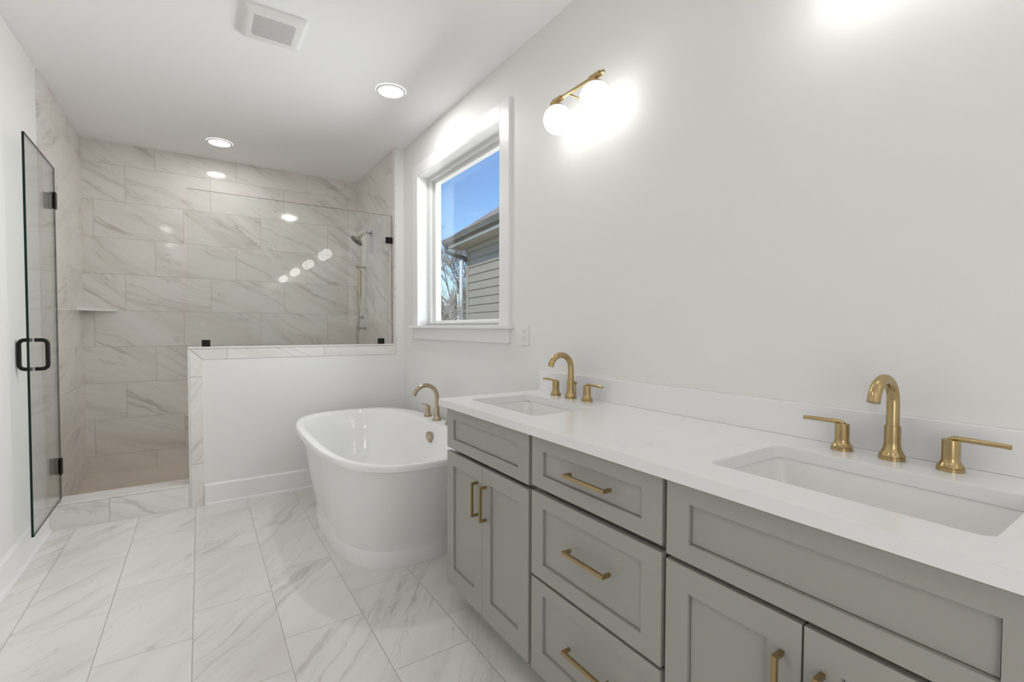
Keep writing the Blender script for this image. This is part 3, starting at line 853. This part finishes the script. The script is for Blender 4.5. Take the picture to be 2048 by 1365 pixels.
for (a, b_), lab in zip(sinks, ('white rectangular undermount sink nearer the camera, below the larger looking faucet', 'white rectangular undermount sink at the far end of the counter, near the tub')):
    cy = (a + b_) / 2; cx = (SX0 + SX1) / 2
    t = thing('sink', lab, 'sink', (cx, cy, 0), 'undermount sinks')
    hx, hy = (SX1 - SX0) / 2, (b_ - a) / 2
    bm = B()
    def rg(ex, z, rad): return [(x, y, z) for x, y in rrect(-hx - ex, hx + ex, -hy - ex, hy + ex, rad)]
    loft(bm, [rg(0.022, 0.9062, 0.03), rg(0.004, 0.9062, 0.025), rg(0.001, 0.899, 0.024), rg(-0.006, 0.86, 0.03), rg(-0.018, 0.795, 0.035), rg(-0.030, 0.780, 0.04), rg(-0.06, 0.772, 0.05), rg(-0.125, 0.768, 0.02)], False, True)
    loft(bm, [rg(0.022, 0.9062, 0.03), rg(0.022, 0.896, 0.03), rg(0.012, 0.890, 0.03), rg(0.004, 0.80, 0.04), rg(-0.02, 0.765, 0.05), rg(-0.125, 0.755, 0.02)], False, True)
    put('basin', bm, M['porc'], t, 'angle')
    bm = B(); lathe(bm, [(0.030, 0.767), (0.029, 0.771), (0.020, 0.772), (0.018, 0.770), (0.002, 0.771)], (0, 0, 0), 'z', 28); put('drain', bm, M['brass'], t, 'angle')

# ------------------------------------------------------------------ outdoors
random.seed(5)
siding = plain('siding_paint', (0.34, 0.30, 0.24), 0.6, var=0.12, bscale=14)
trimp = plain('corner_board_paint', (0.36, 0.345, 0.31), 0.6)
fascia = plain('cream_fascia_paint', (0.88, 0.84, 0.74), 0.5)
soffit = plain('soffit_paint', (0.92, 0.84, 0.68), 0.6)
gutm = plain('dark_gutter_metal', (0.13, 0.125, 0.10), 0.5)
gutk = plain('black_downspout', (0.02, 0.025, 0.022), 0.4)
def shingle():
    m = bpy.data.materials.new('roof_shingles'); b = NB(m); p = b.bsdf
    tc = b.n('ShaderNodeTexCoord'); sep = b.n('ShaderNodeSeparateXYZ'); b.l(tc.outputs['Object'], sep.inputs[0])
    row = b.m('FLOOR', b.m('DIVIDE', sep.outputs[2], 0.085))
    fr = b.m('FRACT', b.m('DIVIDE', sep.outputs[2], 0.085))
    cl = b.m('FLOOR', b.m('ADD', b.m('DIVIDE', sep.outputs[1], 0.20), b.m('MULTIPLY', row, 0.37)))
    wn_ = b.n('ShaderNodeTexWhiteNoise', noise_dimensions='2D'); b.l(b.comb(row, cl, 0.0), wn_.inputs['Vector'])
    col = b.mix(wn_.outputs['Value'], (0.20, 0.175, 0.155), (0.40, 0.355, 0.32))
    col = b.mix(b.step(fr, 0.18, 0.30, 0.9, 0), col, (0.035, 0.03, 0.028))
    b.l(col, p.inputs['Base Color']); p.inputs['Roughness'].default_value = 0.9
    return m
bm = B(); box(bm, 2.2, 60, -30, 60, -1.3, -1.2); g = struct('ground', bm, plain('winter_grass', (0.16, 0.15, 0.09), 0.9, var=0.4, bscale=0.8))
# neighbouring house: local x = outward normal towards us, local y = along the wall away from us, origin at far corner
ang = math.radians(6.2)
hs = thing('neighbor_house', 'grey lap-sided house with a shingled roof seen outside the window', 'house', (4.971, 9.39, -1.2))
hs.rotation_euler = (0, 0, -ang)      # local +y points away (towards the horizon), local -x points to us
LZ = 1.2
L = 9.0
bm = B()
box(bm, 0.03, 6.0, -L, -0.02, 0.0, 3.03 + LZ)
pit = 0.165
zt = 3.03 + LZ
z = 0.15
while z < zt:
    z1 = min(z + pit, zt)
    loft(bm, [[(0.032, yy, z), (0.004, yy, z), (0.022, yy, z1 + 0.0), (0.032, yy, z1)] for yy in (-L, -0.10)])
    z += pit
put('lap_siding', bm, siding, hs)
bm = B(); box(bm, -0.008, 0.03, -0.10, 0.0, 0.0, zt); box(bm, -0.006, 0.03, -L, -0.1, zt - 0.11, zt); box(bm, -0.008, 0.10, -0.02, 0.012, 0, zt); put('corner_board', bm, trimp, hs)
bm = B(); box(bm, -0.335, 0.03, -L, 0.30, zt, zt + 0.012); put('soffit', bm, soffit, hs)
bm = B(); box(bm, -0.350, -0.330, -L, 0.30, zt - 0.012, zt + 0.10, 0.002, 1); box(bm, -0.35, 6.0, 0.28, 0.30, zt - 0.012, zt + 0.10, 0.002, 1); put('fascia', bm, fascia, hs)
bm = B()
gp = [(-0.352, 0.20), (-0.352, 0.08), (-0.40, 0.075), (-0.44, 0.11), (-0.452, 0.16), (-0.470, 0.20), (-0.462, 0.20), (-0.44, 0.155), (-0.43, 0.115), (-0.40, 0.085), (-0.36, 0.085), (-0.36, 0.20)]
loft(bm, [[(x, yy, zt - 0.03 + zz) for x, zz in gp] for yy in (-L, 0.34)]); put('gutter', bm, gutm, hs)
bm = B()
dp = [(-0.41, 0.20, zt + 0.05), (-0.41, 0.19, zt - 0.03), (-0.38, 0.15, zt - 0.10), (-0.22, 0.06, zt - 0.17), (-0.06, -0.01, zt - 0.22), (-0.045, -0.03, zt - 0.26), (-0.045, -0.035, zt - 0.30)]
tube(bm, smooth_pts(dp, 4), 0.042, 12); put('downspout', bm, gutk, hs, True)
# hip roof: planes rising from the eaves
rise = 0.72
bm = B()
e0 = (-0.46, 0.33, zt + 0.15); e1 = (-0.46, -L, zt + 0.15)
hh = 3.3
a_ = (-0.46 + hh, 0.33 - hh, zt + 0.15 + hh * rise); b2_ = (-0.46 + hh, -L, zt + 0.15 + hh * rise); e2 = (-0.46 + 2 * hh, 0.33, zt + 0.15); e3 = (-0.46 + 2 * hh, -L, zt + 0.15)
V = [bm.verts.new(p) for p in (e0, e1, a_, b2_, e2, e3)]
Lw = [bm.verts.new((p[0], p[1], p[2] - 0.012)) for p in (e0, e1, e2, e3)]
for q in ((V[0], V[1], V[3], V[2]), (V[0], V[2], V[4]), (V[4], V[2], V[3], V[5]), (V[1], V[5], V[3]), (V[0], V[4], Lw[2], Lw[0]), (V[1], V[0], Lw[0], Lw[1]), (V[5], V[1], Lw[1], Lw[3]), (V[4], V[5], Lw[3], Lw[2]), (Lw[0], Lw[2], Lw[3], Lw[1])):
    bm.faces.new(q)
put('roof', bm, shingle(), hs)

# white twin pole
t = thing('utility_pole', 'slim white twin pole standing outside between the bare trees and the grey house', 'pole', (9.17, 17.97, -1.2))
polem = plain('white_pole_paint', (0.78, 0.80, 0.79), 0.5)
bm = B(); tube(bm, [(-0.045, 0.02, 0), (-0.045, 0.02, 3.9)], 0.045, 12); put('thin_pole', bm, polem, t, 'angle')
bm = B(); tube(bm, [(0.075, -0.03, 0), (0.075, -0.03, 5.3)], 0.072, 12); put('pole', bm, polem, t, 'angle')
bm = B(); box(bm, -0.12, 0.32, -0.04, 0.04, 4.55, 4.60); put('bracket', bm, polem, t)

# bare trees
bark = plain('bare_bark', (0.36, 0.30, 0.22), 0.9, var=0.5, bscale=1.5)
bark2 = plain('pale_twigs', (0.44, 0.40, 0.33), 0.9, var=0.4, bscale=2)
def tree(x, y, hgt, seed, label, spread=0.5, depth=7, mat=None, z0=-1.2, r0=0.12, ns=4):
    rnd = random.Random(seed)
    bm = B()
    def seg(p, d, ln, rad, lev):
        pts = [p]; rr = [rad]; q = p.copy(); dd = d.copy()
        for i in range(3):
            dd = (dd + Vector((rnd.gauss(0, .13), rnd.gauss(0, .13), rnd.gauss(0, .08) + 0.05))).normalized()
            q = q + dd * ln / 3; pts.append(q.copy()); rr.append(rad * (1 - 0.12 * (i + 1)))
        tube(bm, pts, rr, 5 if lev < 2 else 3)
        if lev >= depth: return
        k = 2 if rnd.random() < 0.45 else 3
        for i in range(k):
            a = rnd.uniform(0, 2 * PI); s_ = rnd.uniform(0.35, 1.0) * spread
            ax = dd.orthogonal().normalized(); ax.rotate(Matrix.Rotation(a, 3, dd))
            nd = (dd + ax * s_).normalized()
            seg(pts[-1] if i else pts[rnd.choice((2, 3))], nd, ln * rnd.uniform(0.68, 0.86), max(rad * rnd.uniform(0.60, 0.74), 0.0045), lev + 1)
    seg(Vector((0, 0, 0)), Vector((rnd.gauss(0, .05), rnd.gauss(0, .05), 1)).normalized(), hgt * 0.24, r0, 0)
    return tag(put('bare_tree', bm, mat or bark, None, False, (x, y, z0)), label, 'tree', 'bare trees beyond the window')
tree(9.9, 22.0, 8.2, 3, 'bare brown tree at the left side of the window view, tallest of the bare trees', 0.60, 9, r0=0.16)
tree(7.0, 15.9, 4.8, 8, 'bare bushy tree low at the left edge of the window view', 0.8, 7, bark2, r0=0.07)
tree(13.6, 27.2, 9.0, 21, 'bare brown tree right behind the white twin pole', 0.60, 9, r0=0.16)
tree(12.9, 22.6, 5.2, 33, 'low bare tree in front, with a tangle of pale twigs beside the white pole', 0.9, 7, bark2, r0=0.07)
# distant hedge-like thicket
bm = B()
rnd = random.Random(4)
for i in range(5200):
    x = rnd.uniform(-6, 6); y = rnd.uniform(-1.4, 1.4); h_ = rnd.uniform(2.2, 7.6) * (0.75 + 0.25 * math.sin(x * 1.9))
    p0 = Vector((x, y, rnd.uniform(0, 1.2))); p1 = p0 + Vector((rnd.gauss(0, .5), rnd.gauss(0, .4), h_ * 0.5)); p2 = p1 + Vector((rnd.gauss(0, .45), rnd.gauss(0, .4), h_ * 0.4))
    tube(bm, [p0, p1, p2], [0.034, 0.022, 0.010], 3)
o = put('thicket', bm, plain('thicket_twigs', (0.34, 0.30, 0.20), 0.9, var=0.6, bscale=1.2), None, False, (18.0, 36.0, -1.2))
o.rotation_euler = (0, 0, math.radians(-27))
tag(o, 'dense tangle of tan winter brush far behind the trees', 'brush'); o['kind'] = 'stuff'
